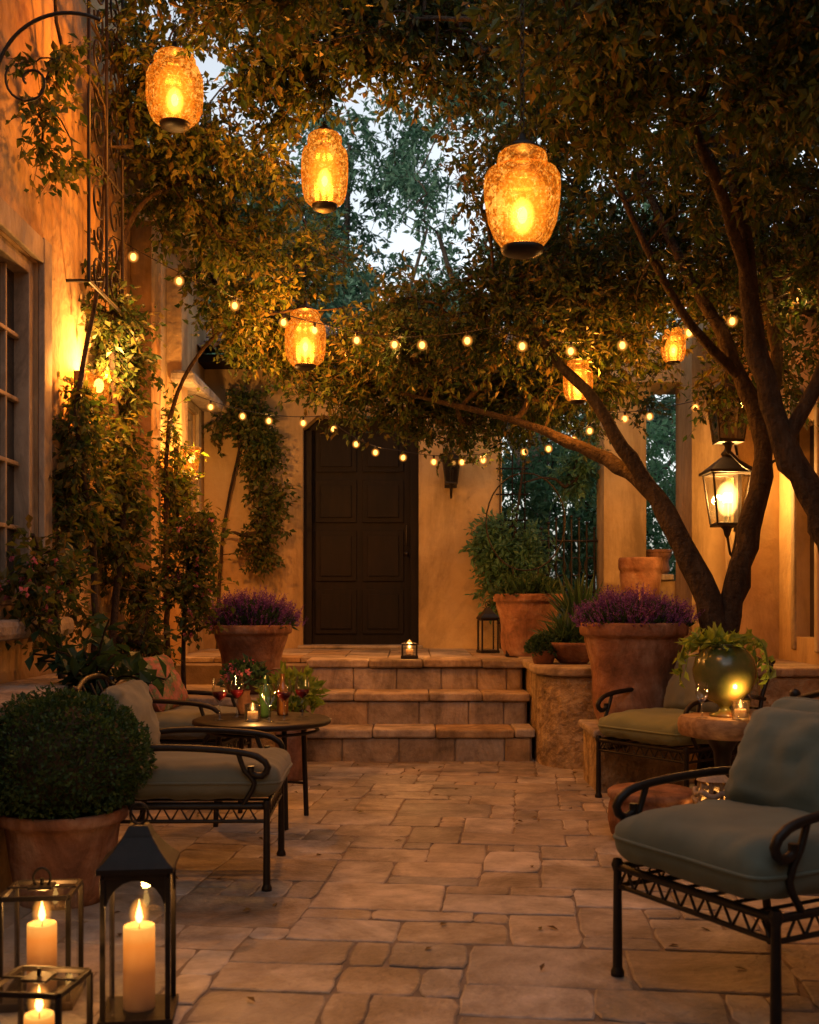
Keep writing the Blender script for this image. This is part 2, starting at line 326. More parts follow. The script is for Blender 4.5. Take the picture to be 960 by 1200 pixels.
# ------------------------------------------------------------------ world / camera
w=bpy.data.worlds.new("World"); scene.world=w; w.use_nodes=True; nt=w.node_tree; bg=nt.nodes['Background']
sky=nt.nodes.new('ShaderNodeTexSky'); sky.sky_type='NISHITA'; sky.sun_disc=False
EL,AZ=math.radians(9),math.radians(215)
sky.sun_elevation=EL; sky.sun_rotation=AZ; sky.altitude=100; sky.air_density=1.0; sky.dust_density=4.0; sky.ozone_density=1.0
hs=nt.nodes.new('ShaderNodeHueSaturation'); hs.inputs['Saturation'].default_value=.34
nt.links.new(sky.outputs[0],hs.inputs['Color']); nt.links.new(hs.outputs[0],bg.inputs[0]); bg.inputs[1].default_value=.42
sl=bpy.data.lights.new('sun','SUN'); sl.energy=.05; sl.angle=math.radians(12); sl.color=(1,.86,.72)
so=bpy.data.objects.new('sun',sl); scene.collection.objects.link(so)
sd=Vector((math.sin(AZ)*math.cos(math.radians(25)),math.cos(AZ)*math.cos(math.radians(25)),math.sin(math.radians(25)))); so.rotation_euler=sd.to_track_quat('Z','Y').to_euler(); so.location=(-4,-6,8)
cam=bpy.data.cameras.new('camera'); co=bpy.data.objects.new('camera',cam); scene.collection.objects.link(co); scene.camera=co
co.location=(0,0,1.2); co.rotation_euler=(math.radians(90),0,0); cam.lens=39; cam.sensor_width=36; cam.shift_y=100/1200; cam.clip_end=500; cam.clip_start=.05
cam.dof.use_dof=True; cam.dof.focus_distance=7.2; cam.dof.aperture_fstop=4.5
scene.view_settings.view_transform='Standard'; scene.view_settings.look='None'; scene.view_settings.exposure=0

# ------------------------------------------------------------------ ground + patio
g=MB(); g.add([(-120,-60,-.06),(120,-60,-.06),(120,200,-.06),(-120,200,-.06)],[[0,1,2,3]]); g.obj('ground',soil)
g=MB(); g.b2((-2.3,-3,-.055),(3.4,8.9,-.0055),1)
U=.13; nx,ny=64,102; occ=np.zeros((nx,ny),bool); rot=math.radians(-6); cr,sr=math.cos(rot),math.sin(rot)
sizes=[(3,2),(2,2),(2,3),(4,2),(2,1),(3,2),(1,1),(3,3),(1,2),(4,3),(3,1),(2,2)]
for j in range(ny):
    for i in range(nx):
        if occ[i,j]: continue
        opts=sizes[:]; random.shuffle(opts); opts+= [(1,1)]
        for a,b in opts:
            if i+a<=nx and j+b<=ny and not occ[i:i+a,j:j+b].any(): break
        occ[i:i+a,j:j+b]=True
        wob=lambda x,y:(x+.014*noise.noise(Vector((x*1.3,y*1.3,0))),y+.014*noise.noise(Vector((x*1.3,y*1.3,9))))
        gp=.0026; x0,x1,y0,y1=i*U+gp,(i+a)*U-gp,j*U+gp,(j+b)*U-gp
        ed=[]
        for (p,q) in (((x0,y0),(x1,y0)),((x1,y0),(x1,y1)),((x1,y1),(x0,y1)),((x0,y1),(x0,y0))):
            for t in np.arange(4)/4:
                jx,jy=R.normal(size=2)*.0028
                if t==0: 
                    cx,cy=(x0+x1)/2,(y0+y1)/2; ch=random.choice([.004,.005,.012]); jx+=ch*np.sign(cx-p[0]); jy+=ch*np.sign(cy-p[1])
                ed.append(wob(p[0]+(q[0]-p[0])*t+jx,p[1]+(q[1]-p[1])*t+jy))
        ed=np.array(ed)-V(4.2,4.2); ed=ed@np.array([[cr,sr],[-sr,cr]])+V(.3,.6)
        c=ed.mean(0)
        if c[0]<-2.2 or c[0]>3.3 or c[1]>8.25 or c[1]<-2.9: continue
        h=R.normal()*.0014; tl=R.normal(size=2)*.005
        inn=c+(ed-c)*(1-.007/np.linalg.norm(ed-c,axis=1)[:,None])
        zz=lambda e:h+(e-c)@tl
        v=np.concatenate([np.c_[ed,np.full(16,-.03)],np.c_[ed,zz(ed)-.003],np.c_[inn,zz(inn)]])
        f=[[q,(q+1)%16,(q+1)%16+16,q+16] for q in range(16)]+[[q+16,(q+1)%16+16,(q+1)%16+32,q+32] for q in range(16)]+[[32+q for q in range(16)]]
        g.add(v,f,0)
g.obj('paved_patio',[trav,mortar])
g=MB(); n=90; P=np.c_[R.uniform(-1.5,2.4,n),R.uniform(3.0,8.0,n),np.full(n,.006)]; D=R.normal(size=(n,3))*V(1,1,.08); g.leaves(P,D,np.tile(V(0,0,1),(n,1))+R.normal(size=(n,3))*.2,.035+.02*R.random(n),.018); g.obj('fallen_leaves',leafmat('dry_leaves',[(.10,.05,.02),(.16,.10,.03),(.08,.08,.02)],.2))

# ------------------------------------------------------------------ steps & terraces
RZ=.235
g=MB()
for k_ in range(3):
    y0=8.1+.35*k_; z1=RZ*(k_+1); x=-.82; 
    g.b2((-.80,y0+.035,-.02),(.90,y0+ (.36 if k_<2 else 0.5),z1-.06),1)
    while x<.9:
        ww=min(.92-x,random.uniform(.38,.62)); 
        if .92-(x+ww)<.15: ww=.92-x
        jy=random.uniform(-.012,.012); jz=random.uniform(-.004,.004)
        g.b2((x+.002,y0-.012+jy,z1-.062+jz),(x+ww-.002,y0+.37,z1+jz),0); x+=ww
    x=-.80
    while x<.86:
        ww=min(.89-x,random.uniform(.22,.5)); zb=z1-RZ-.02
        g.b2((x+.002,y0+.02+random.uniform(-.006,.006),zb),(x+ww-.002,y0+.08,z1-.066),0); x+=ww
g.obj('stone_steps',[stone,mortar],bevel=.014)
g=MB()
g.b2((-1.95,8.9,-.05),(.9,10.9,.655),1)
for i in range(8):
    for j in range(4):
        g.b2((-1.98+i*.36+.003,9.17+j*.42+.003,.66),(-1.98+(i+1)*.36-.003,9.17+(j+1)*.42-.003,.703+R.normal()*.002),0)
g.obj('stone_landing',[stone,mortar],bevel=.006)
def rpoly(off=0):
    x0,y0,x1,y1=.93-off,7.72-off,3.4,10.9; r=.34
    pts=[(x1,y0),(x1,y1),(x0,y1)]
    for a in np.linspace(math.pi,1.5*math.pi,10): pts.append((x0+r+r*math.cos(a),y0+r+r*math.sin(a)))
    return pts
g=MB(); g.prism(rpoly(),-.05,.645,0); g.prism(rpoly(.035),.648,.71,1)
g.obj('terrace_wall',[roughw,stone],bevel=.016)
g=MB(); g.b2((-1.95,7.75,-.05),(-.86,9.1,.44),0); g.b2((-1.95,7.70,.442),(-.83,9.14,.50),1)
g.obj('stone_plinth',[roughw,stone],bevel=.014)
g=MB(); g.b2((1.15,6.80,-.02),(1.72,7.35,.34),0); g.b2((1.12,6.77,.342),(1.75,7.38,.39),1)
g.obj('stone_pedestal',[roughw,stone],bevel=.014)
g=MB(); g.b2((-1.95,3.0,-.05),(-1.66,7.4,.72),0); g.b2((-1.95,2.95,.722),(-1.60,7.45,.79),1); g.obj('stone_ledge',[stucco,stone],bevel=.016)

# ------------------------------------------------------------------ left house
H=empty('stucco_house')
def wall_y(mb,xa,xb,y0,y1,z0,z1,ops,m=0):
    ys=y0
    for (a,b,c,d) in sorted(ops):
        mb.b2((xa,ys,z0),(xb,a,z1),m); mb.b2((xa,a,z0),(xb,b,c),m); mb.b2((xa,a,d),(xb,b,z1),m); ys=b
    mb.b2((xa,ys,z0),(xb,y1,z1),m)
g=MB(); wall_y(g,-2.3,-1.95,-3.0,7.6,-.05,6.2,[(4.3,5.82,1.16,2.95)])
g.b2((-2.3,-3.35,-.05),(3.25,-3.001,5.6))     # unseen wing added behind the camera to block sky light
wall_y(g,-2.3,-2.0,7.6,10.9,-.05,4.2,[(9.45,10.35,1.3,2.9)])
g.b2((-1.995,7.95,-.05),(-1.85,8.25,3.9)); g.b2((-1.995,9.1,-.05),(-1.87,9.35,3.9)); 
g.obj('walls',stucco,parent=H)
g=MB()
for (a,b,c,d,xw) in ((4.3,5.82,1.16,2.95,-1.95),(9.45,10.35,1.3,2.9,-2.0)):
    fr=.07
    g.b2((xw-.16,a,c),(xw-.02,a+fr,d)); g.b2((xw-.16,b-fr,c),(xw-.02,b,d)); g.b2((xw-.16,a+fr,d-fr),(xw-.02,b-fr,d)); g.b2((xw-.16,a+fr,c),(xw-.02,b-fr,c+fr))
    g.b2((xw-.155,(a+b)/2-.03,c+fr),(xw-.04,(a+b)/2+.03,d-fr))
    for i in range(1,5):
        z=c+fr+(d-c-2*fr)*i/5; g.b2((xw-.115,a+fr,z-.012),(xw-.07,b-fr,z+.012))
    for i in (1,2,4,5):
        y=a+(b-a)*i/6; g.b2((xw-.113,y-.011,c+fr),(xw-.072,y+.011,d-fr))
    g.b2((xw+.001,a-.13,c-.06),(xw+.035,a-.002,d+.14)); g.b2((xw+.001,b+.002,c-.06),(xw+.035,b+.13,d+.14)); g.b2((xw+.001,a-.001,d+.003),(xw+.033,b+.001,d+.13))
g.obj('window_frames',frame,parent=H,bevel=.006)
g=MB()
for (a,b,c,d,xw) in ((4.3,5.82,1.16,2.95,-1.95),(9.45,10.35,1.3,2.9,-2.0)): g.b2((xw-.11,a+.05,c+.05),(xw-.10,b-.05,d-.05))
g.obj('window_glass',winglass,parent=H)
g=MB()
g.b2((-1.97,4.05,1.0),(-1.82,6.05,1.095)); g.b2((-1.97,9.3,1.14),(-1.84,10.5,1.23)); 
g.b2((-1.96,9.05,2.95),(-1.76,10.5,3.06))
g.obj('stone_sills',stone,parent=H,bevel=.03)
g=MB(); g.b2((-2.6,7.6,4.2),(-1.6,11,4.3),0); g.obj('eave',frame,parent=H,bevel=.02)

# ------------------------------------------------------------------ back house with door
B=empty('courtyard_house')
poly=[(-1.999,.0),(-1.04,0),(-1.04,2.84),(-.90,2.97),(-.05,2.97),(.09,2.84),(.09,0),(.90,0),(.90,3.42),(-1.999,3.42)]
Mx=Matrix(((1,0,0,0),(0,0,-1,0),(0,1,0,0),(0,0,0,1)))
g=MB(); g.prism(poly,-11.08,-10.8,0,M=Mx); g.b2((.58,11.081,0),(.90,14,3.42)); g.b2((-2,14.001,0),(.9,14.3,3.42)); g.obj('walls',stucco_b,parent=B)
g=MB(); g.b2((-1.10,10.99,.70),(.15,11.05,3.08),0)
for i in range(2):
    for j,(za,zb) in enumerate(((.84,1.28),(1.36,1.86),(1.94,2.36),(2.44,2.84))):
        xa=-.93+i*.465; g.b2((xa,10.968,za),(xa+.405,10.992,zb),0); g.b2((xa+.05,10.95,za+.05),(xa+.355,10.97,zb-.05),0)
g.b2((-1.038,10.90,.70),(-.96,10.99,2.84),0); g.b2((.01,10.90,.70),(.088,10.99,2.84),0)
g.tube([(-.03,10.94,1.72),(-.03,10.90,1.72),(-.03,10.90,1.9),(-.03,10.94,1.9)],.01,8,1)
g.sphere((-.03,10.93,1.63),.025,1)
g.obj('door',[wood,iron],parent=B,bevel=.008)
g=MB(); g.b2((-1.08,10.70,.704),(.13,10.98,.735)); g.obj('door_threshold',stone,parent=B,bevel=.01)
g=MB()
g.prism([(-2.2,10.5),(1.15,10.5),(1.15,14.5),(-2.2,14.5)],3.425,3.50,1)
for i in range(28):
    x=-2.2+i*.12
    for k_ in range(6):
        y=10.42+k_*.36; z=3.53+k_*.12
        a=np.linspace(0,math.pi,6); g.add(np.concatenate([np.c_[x+.06+.062*np.cos(a),np.full(6,y),z+.05*np.sin(a)],np.c_[x+.06+.055*np.cos(a),np.full(6,y+.42),z+.13+.045*np.sin(a)]]),[[q,q+1,q+7,q+6] for q in range(5)],0,True)
g.add([(-2.2,10.45,3.502),(1.15,10.45,3.502),(1.15,12.6,4.2),(-2.2,12.6,4.2)],[[0,1,2,3]],1)
g.obj('tile_roof',[tile,wood],parent=B)
def coach_lantern(name,loc,s=1,lit=0,bracket=None):
    g=MB(); a,b,h=.13*s,.09*s,.34*s
    top=h/2; bot=-h/2
    cs=[(-1,-1),(1,-1),(1,1),(-1,1)]
    for x,y in cs: g.tube([(x*b,y*b,bot),(x*a,y*a,top)],.009*s,4,0)
    for (r_,z) in ((a,top),(b,bot)): g.tube([(x*r_,y*r_,z) for x,y in cs],.010*s,4,0,True,smooth=False)
    g.box((0,0,top+.012*s),(a*2.4,a*2.4,.02*s),0)
    g.add([(x*a*1.15,y*a*1.15,top+.022*s) for x,y in cs]+[(x*.035*s,y*.035*s,top+.12*s) for x,y in cs],[[0,1,5,4],[1,2,6,5],[2,3,7,6],[3,0,4,7],[4,5,6,7]],0)
    g.lathe([(.03*s,0),(.045*s,.02*s),(.02*s,.05*s),(.012*s,.09*s),(.001,.1*s)],(0,0,top+.12*s),10,0)
    g.box((0,0,bot-.01*s),(b*2.1,b*2.1,.02*s),0); g.lathe([(.001,-.1*s),(.02*s,-.07*s),(.03*s,-.03*s),(.05*s,-.01*s)],(0,0,bot-.01*s),10,0)
    g.add([(x*b,y*b,bot) for x,y in cs]+[(x*a,y*a,top) for x,y in cs],[[0,1,5,4],[1,2,6,5],[2,3,7,6],[3,0,4,7]],1)
    for q in range(3):
        an=q*2.09; g.tube([(.02*s*math.cos(an),.02*s*math.sin(an),bot),(.02*s*math.cos(an),.02*s*math.sin(an),bot+.14*s)],.010*s,8,2)
        g.sphere((.02*s*math.cos(an),.02*s*math.sin(an),bot+.18*s),.018*s,3,8,sc=(1,1,2))
    if lit: g.sphere((0,0,0),.085*s,4,16,sc=(1,1,1.5))
    if bracket is not None:
        bx,by,bz=bracket; g.tube(catmull([(0,0,bot-.08*s,0),(bx*.4,by*.4,bot-.22*s,0),(bx,by,bot-.05*s,0)],.04)[:,:3],.011,7,0)
        g.tube(catmull([(0,0,top+.2*s,0),(bx*.4,by*.4,top+.30*s,0),(bx,by,top+.14*s,0)],.04)[:,:3],.011,7,0)
        g.box((bx,by,0),(.03,.12,h*1.3) if abs(bx)>abs(by) else (.12,.03,h*1.3),0)
    o=g.obj(name,[iron,clear if lit else dusty,sand,fil if lit else sand,glowB],loc)
    if lit: light('lamp_light',(0,0,.04),lit,o,rad=.05)
    return o
coach_lantern('wall_lantern',(.40,10.60,2.40),.62,0,(0,.19,0))

# ------------------------------------------------------------------ right pavilion
Pv=empty('pavilion')
g=MB(); wall_y(g,2.95,3.25,-3.0,9.9,-.05,3.7,[(8.05,8.45,.9,2.5)]); 
g.b2((1.84,10.5,.0),(2.24,10.9,3.2)); g.b2((2.24,10.55,0),(2.95,10.85,1.36)); g.b2((2.52,9.9,0),(3.25,10.5,3.7))
g.b2((1.80,10.3,3.2),(3.3,10.95,3.6)); g.b2((2.62,8.85,0),(2.949,9.2,3.7))
g.obj('walls',stucco_b,parent=Pv)
g=MB(); g.b2((1.80,10.46,3.1),(2.28,10.94,3.19)); g.b2((1.80,10.46,.7),(2.28,10.94,.85)); g.b2((2.2401,10.51,1.362),(2.51,10.89,1.42))
g.b2((2.93,7.97,.8),(2.99,8.045,2.6)); g.b2((2.93,8.455,.8),(2.99,8.53,2.6)); g.b2((2.93,7.97,2.602),(2.99,8.53,2.68))
g.obj('stone_trim',frame,parent=Pv,bevel=.012)
g=MB(); g.b2((3.05,8.0,.9),(3.08,8.5,2.5)); g.obj('window_glass',winglass,parent=Pv)
g=MB(); g.add([(2.55,-3,3.62),(2.55,11,3.62),(4.6,11,4.6),(4.6,-3,4.6)],[[0,1,2,3]],1); g.b2((2.55,-3,3.5),(3.3,10.2,3.6),2)
for i in range(60):
    y=3+i*.133
    for k_ in range(4):
        x=2.5+k_*.45; z=3.66+k_*.215; a=np.linspace(0,math.pi,6)
        g.add(np.concatenate([np.c_[np.full(6,x),y+.066+.066*np.cos(a),z+.05*np.sin(a)],np.c_[np.full(6,x+.5),y+.066+.06*np.cos(a),z+.24+.045*np.sin(a)]]),[[q+1,q,q+6,q+7] for q in range(5)],0,True)
g.obj('tile_roof',[tile,wood,frame],parent=Pv)
coach_lantern('wall_lantern',(2.52,8.8,1.98),1.15,130,(.10,.06,0))
coach_lantern('wall_lantern',(2.40,8.35,2.55),1.0,0,(.5,0,0))
g=MB()
for x in np.linspace(1.28,1.80,8): g.tube([(x,10.8,.72),(x,10.8,1.85+.12*math.sin((x-1.28)*6)),],.011,5); g.sphere((x,10.8,1.87+.12*math.sin((x-1.28)*6)),.018,0,8)
for z in (.8,1.25,1.75): g.tube([(1.26,10.8,z),(1.83,10.8,z)],.013,5)
for x in np.linspace(1.32,1.76,4): g.tube([(x+.055*math.cos(a),10.8,1.5+.09*math.sin(a)) for a in np.linspace(0,6.283,17)[:-1]],.008,5,0,True)
g.obj('iron_gate',iron)

# ------------------------------------------------------------------ hanging lanterns
def hang(loc,w,h,up,ribs,power):
    g=MB(); r=w/2
    if ribs: pr=[(.50,-.5),(.66,-.48),(.84,-.42),(.95,-.30),(1,-.12),(1,.04),(.98,.16),(.90,.24),(.74,.28),(.68,.30),(.74,.35),(.72,.41),(.58,.455),(.42,.47)]
    else: pr=[(.42,-.5),(.56,-.47),(.74,-.38),(.89,-.24),(.98,-.04),(1,.10),(.99,.19),(.90,.25),(.66,.275),(.60,.30),(.66,.36),(.62,.42),(.48,.455),(.40,.47)]
    n=48; vs=[]; a=np.arange(n)*2*math.pi/n
    for q,(pr_,z) in enumerate(pr):
        rr=pr_*r*(1+ (.035*np.cos(a*ribs) if ribs else 0)*np.ones(n)); vs.append(np.stack([rr*np.cos(a),rr*np.sin(a),np.full(n,z*h)],1))
    j=np.arange(n); j2=(j+1)%n; g.add(np.concatenate(vs),np.concatenate([np.stack([i*n+j,i*n+j2,(i+1)*n+j2,(i+1)*n+j],1) for i in range(len(pr)-1)]),0,True)
    g.lathe([(.001,-.57*h),(.30*r,-.57*h),(.52*r,-.54*h),(.56*r,-.49*h),(.50*r,-.48*h),(.001,-.48*h)],(0,0,0),20,1)
    g.lathe([(.44*r,.465*h),(.46*r,.48*h),(.30*r,.52*h),(.12*r,.56*h),(.07*r,.62*h),(.001,.63*h)],(0,0,0),20,1)
    z=.62*h; i=0
    while z<up:
        ax=(1,0) if i%2 else (0,1); t=np.linspace(0,2*math.pi,9)[:-1]
        g.tube([(ax[0]*.008*math.cos(q),ax[1]*.008*math.cos(q),z+.014+.018*math.sin(q)) for q in t],.0028,4,1,True); z+=.028; i+=1
    g.sphere((0,0,-.17*h),.020*w/.3,2,12,sc=(1,1,1.7))
    g.sphere((0,0,-.08*h),.80*r,3,24,sc=(1,1,.40*h/(.80*r))); g.sphere((0,0,-.18*h),.36*r,4,20,sc=(1,1,.19*h/(.36*r)))
    o=g.obj('hanging_lantern',[amberm,iron,fil,glowA,glowB],loc,random.uniform(0,3))
    light('lantern_light',(0,0,-.08*h),power,o,rad=.05)
for (c,w_,h_,u_,rb),pw in zip(HANG,(36,66,92,145,85,34)): hang(c,w_,h_,u_,rb,pw)

# ------------------------------------------------------------------ string lights
def strings(pts,n,sag=.12,lp=11):
    g=MB(); P=[]
    for a,b in zip(pts[:-1],pts[1:]):
        a,b=V(*a),V(*b)
        for t in np.linspace(0,1,14)[:-1]: P.append(a+(b-a)*t-V(0,0,sag*4*t*(1-t)))
    P.append(V(*pts[-1])); P=np.array(P); g.tube(P,.0035,5,0)
    L=np.concatenate([[0],np.cumsum(np.linalg.norm(np.diff(P,axis=0),axis=1))]); lights=[]
    for i,s_ in enumerate(np.linspace(.2,L[-1]-.1,n)):
        s_+=random.uniform(-.07,.07); c=V(*[np.interp(s_,L,P[:,q]) for q in range(3)])
        g.lathe([(.006,0),(.010,-.005),(.010,-.032),(.001,-.034)],c,8,0)
        g.sphere(c+V(0,0,-.056),.018,1,8,sc=(1,1,1.3)); g.sphere(c+V(0,0,-.056),.040,2,14)  # larger sphere is an added halo, painting a glow around the bulb
        if i%4==2: lights.append(c+V(0,0,-.056))
    o=g.obj('string_lights',[iron,bulb,halo])
    for c in lights: light('bulb_light',tuple(c),lp,o,rad=.024)
strings([(-1.85,6.9,3.45),(-.6,7.9,3.14),(.5,7.0,2.90),(1.4,7.0,2.86),(2.8,6.9,3.3)],16,.07)
strings([(-1.85,9.6,2.95),(-.75,9.9,2.82),(-.1,9.8,2.50),(.95,9.5,2.50),(1.6,9.0,2.70),(2.8,8.8,2.95)],20,.07)

def sconce(loc,power):
    g=MB(); g.b2((-.13,-.05,-.1),(-.09,.05,.1),0); g.tube([(-.1,0,0),(0,0,0)],.012,6,0)
    g.lathe([(.03,-.09),(.055,-.07),(.06,.02),(.075,.09),(.085,.10)],(0,0,0),14,1); g.lathe([(.001,-.10),(.04,-.095),(.03,-.09)],(0,0,0),12,0)
    g.sphere((0,0,.02),.03,2,10,sc=(1,1,1.4))
    o=g.obj('wall_sconce',[iron,amberm,fil],loc); light('sconce_light',(0.06,0,.10),power,o,rad=.04)
sconce((-1.82,6.5,2.42),80); sconce((-1.72,8.75,2.28),75)

# ------------------------------------------------------------------ ironwork on left wall
def spiral(c,r0,r1,a0,a1,ax,ay,n=20):
    t=np.linspace(0,1,n)[:,None]; r=r0+(r1-r0)*t; a=a0+(a1-a0)*t
    return V(*c)+r*np.cos(a)*V(*ax)+r*np.sin(a)*V(*ay)
g=MB(); X=-1.72; Y=(0,1,0);Z=(0,0,1)
for y in (5.95,6.3,6.65): g.tube([(X,y,2.9),(X,y,5.0)],.010,6)
for z in (2.9,3.6,4.3,5.0): g.tube([(X,5.95,z),(X,6.65,z)],.010,6)
for z in np.arange(3.0,4.9,.4):
    for s_ in (1,-1):
        g.tube(spiral((X,6.3+s_*.17,z),.12,.02,0,s_*8.5,Y,Z),.007,5); g.tube(spiral((X,6.3+s_*.15,z+.2),.10,.015,3.1,3.1-s_*8,Y,Z),.007,5)
for z in (3.0,4.9): g.tube([(X,6.3,z),(-1.95,6.3,z)],.01,5)
g.obj('iron_trellis',iron)
g=MB()
g.tube(spiral((-1.60,5.2,3.60),.34,.34,math.pi,math.pi*.35,(1,0,0),Z),.009,6); g.tube(spiral((-1.78,5.2,3.62),.12,.02,2.6,10,(1,0,0),Z,26),.006,6)
g.tube([(-1.94,5.2,3.3),(-1.94,5.2,4.2)],.012,6)
g.obj('iron_bracket',iron)
g=MB()
for x in (.88,1.0,1.12): g.tube([(x,10.78,.7),(x,10.78,2.6)],.007,5)
for z in np.arange(.95,2.6,.25): g.tube([(.84,10.78,z),(1.16,10.78,z)],.007,5)
g.obj('garden_trellis',wood)
# wrought-iron hoop support standing in the big planter
g=MB(); g.tube([(1.0+.34*math.cos(a),9.55,1.85+.42*math.sin(a)) for a in np.linspace(0,6.283,33)[:-1]],.007,5,0,True)
for dx in (-.07,.07): g.tube([(1.0+dx,9.55,1.0),(1.0+dx*1.6,9.55,1.46)],.007,5)
g.obj('iron_plant_hoop',iron)

# ------------------------------------------------------------------ trees
t1=[(1.98,7.0,-.05,.15),(1.96,7.0,.5,.125),(1.97,7.0,.95,.115)]
A=[(1.95,7.0,.85,.095),(1.91,7,1.09,.085),(1.75,7.1,1.53,.072),(1.57,7.3,1.93,.062),(1.35,7.6,2.14,.05),(1.03,7.9,2.35,.038),(.757,8.2,2.51,.027),(.39,8.5,2.66,.02),(-.2,8.8,2.85,.012)]
A2=[(1.57,7.3,1.93,.055),(1.40,7.35,2.2,.048),(1.25,7.4,2.5,.04),(.95,7.5,2.85,.03),(.7,7.6,3.3,.02)]
Bb=[(1.99,7.0,.85,.095),(2.02,7,1.09,.082),(2.15,7,1.63,.07),(2.23,7,2.17,.062),(2.1,7.05,2.6,.052),(1.95,7.1,2.98,.042),(1.74,7.3,3.5,.03),(1.5,7.4,4.1,.02)]
B2=[(2.23,7,2.17,.05),(2.35,7.1,2.7,.04),(2.3,7.2,3.4,.03),(2.4,7.3,4.0,.02)]
B3=[(2.1,7.05,2.6,.036),(1.75,6.9,2.9,.028),(1.45,6.8,3.35,.022),(1.2,6.8,3.9,.015)]
att=cloud([(1.6,7.2,4.1,1.35,1.4,.9,360),(.9,8.1,3.15,1.25,.9,.5,310),(2.3,7.6,3.2,.8,1.1,.7,130),(-.15,8.8,2.98,.75,.7,.36,150),(1.0,9.2,2.75,1.0,.5,.35,110)],thr=-.12)
plant('courtyard_tree',[t1,A,A2,Bb,B2,B3],att,leaf=(.056,.028),tw=6,per=11,tl=.24)
C1=[(2.62,6.2,-.05,.12),(2.55,6.2,.9,.10),(2.29,6.2,1.68,.082),(2.1,6.2,2.06,.072),(1.95,6.2,2.53,.062),(1.90,6.2,2.96,.052),(1.79,6.1,3.58,.04),(1.71,6.0,4.25,.028),(1.5,5.6,4.8,.02)]
C2=[(2.1,6.2,2.06,.046),(2.28,6.1,2.5,.038),(2.25,6.0,3.0,.032),(2.35,5.9,3.7,.025)]
C3=[(1.9,6.2,2.96,.036),(1.55,5.8,3.5,.03),(1.1,5.3,3.8,.024),(.4,5.1,4.1,.02),(-.5,5.2,4.3,.012)]
C4=[(1.1,5.3,3.8,.02),(.7,6.0,4.3,.018),(0,6.5,4.6,.012)]
att=cloud([(1.45,4.7,3.72,1.0,.85,.45,220),(-.35,5.3,4.30,1.3,.8,.36,220),(2.1,5.8,3.9,.6,.8,.6,120),(.05,6.6,4.70,1.0,.6,.40,170),(-1.0,6.0,4.85,.7,.6,.35,80),(.95,5.6,3.8,.45,.5,.3,50),(-.75,6.9,4.55,.35,.4,.35,45)],thr=-.12)
plant('shade_tree',[C1,C2,C3,C4],att,leaf=(.056,.030),tw=6,per=11,tl=.22)
v1=[(-1.8,6.9,.0,.030),(-1.82,6.8,.9,.024),(-1.78,6.9,1.8,.02),(-1.8,6.7,2.8,.018),(-1.7,6.9,3.6,.015),(-1.3,7.3,4.0,.012)]
v2=[(-1.75,6.2,.7,.024),(-1.8,6.3,1.5,.019),(-1.83,6.1,2.2,.016),(-1.8,6.4,3.0,.013),(-1.75,6.4,3.8,.01)]
v3=[(-1.8,8.3,.4,.026),(-1.8,8.2,1.6,.02),(-1.75,8.2,2.6,.016),(-1.4,8.3,3.2,.013),(-.9,8.5,3.4,.01)]
att=cloud([(-1.84,6.2,1.7,.09,.22,.8,50),(-1.82,6.95,2.0,.10,.3,.9,75),(-1.80,6.9,2.9,.12,.35,.45,45),(-1.25,7.6,3.85,.6,1.0,.6,190),(-1.0,8.5,3.3,.55,.7,.34,100),(-1.6,7.0,4.4,.3,.7,.6,90),(-1.75,7.1,1.1,.14,.3,.5,35),(-1.80,8.35,2.0,.10,.25,.8,35),(-1.78,5.6,4.0,.12,.3,.7,18),(-.85,9.2,4.0,.4,.5,.4,50)],thr=-.12,freq=1.8)
plant('climbing_vine',[v1,v2,v3],att,leaf=(.052,.030),tw=5,per=10,tl=.18,droop=.6,lm=lf_vine)
att=cloud([(-1.80,5.5,1.3,.10,.4,.25,26),(-1.5,7.6,1.45,.16,.22,.5,50)],thr=-.3)
plant('flowering_vine',[[(-1.75,5.6,.75,.02),(-1.8,5.6,1.2,.014),(-1.8,5.3,1.5,.01)],[(-1.5,7.6,.0,.02),(-1.55,7.6,.8,.016),(-1.5,7.6,1.7,.01)]],att,leaf=(.05,.032),tw=5,per=8,tl=.14,lm=lf_vine,extra=(110,2,.028))
att=cloud([(-1.62,10.6,2.6,.30,.14,.6,80),(-1.45,10.6,2.0,.2,.12,.5,30)],thr=-.25)
plant('climbing_vine',[[(-1.85,10.7,.7,.02),(-1.8,10.7,1.8,.016),(-1.6,10.65,2.8,.01)]],att,leaf=(.06,.035),tw=5,per=9,tl=.17,droop=.7,lm=lf_vine)
att=cloud([(1.05,10.6,2.1,.38,.2,.6,90),(.95,10.6,1.5,.25,.16,.4,36),(1.4,10.9,2.5,.35,.3,.25,30)],thr=-.3)
plant('climbing_vine',[[(1.0,10.6,.7,.02),(1.0,10.68,1.6,.015),(1.1,10.7,2.5,.01)]],att,leaf=(.07,.03),tw=5,per=9,tl=.2,droop=.6,lm=lf_hedge)
def bgtree(x,y,h,r,n,nm='garden_tree',ls=.12):
    tr=[(x,y,-.06,.2),(x+.1,y,h*.3,.15),(x-.1,y+.1,h*.6,.1),(x,y,h*.9,.04)]
    l2=[(x,y,h*.35,.1),(x+r*.4,y-.2,h*.55,.06),(x+r*.7,y,h*.75,.03)]; l3=[(x,y,h*.3,.1),(x-r*.4,y,h*.5,.06),(x-r*.7,y-.2,h*.7,.03)]
    att=cloud([(x,y,h*.72,r,r*.8,h*.3,n),(x+r*.5,y,h*.5,r*.6,r*.6,h*.2,n//3),(x-r*.5,y-.2,h*.48,r*.6,r*.6,h*.2,n//3)],freq=.6,thr=-.06,seed=x)
    plant(nm,[tr,l2,l3],att,leaf=(ls,ls*.42),tw=6,per=9,tl=.42,lm=lf_back)
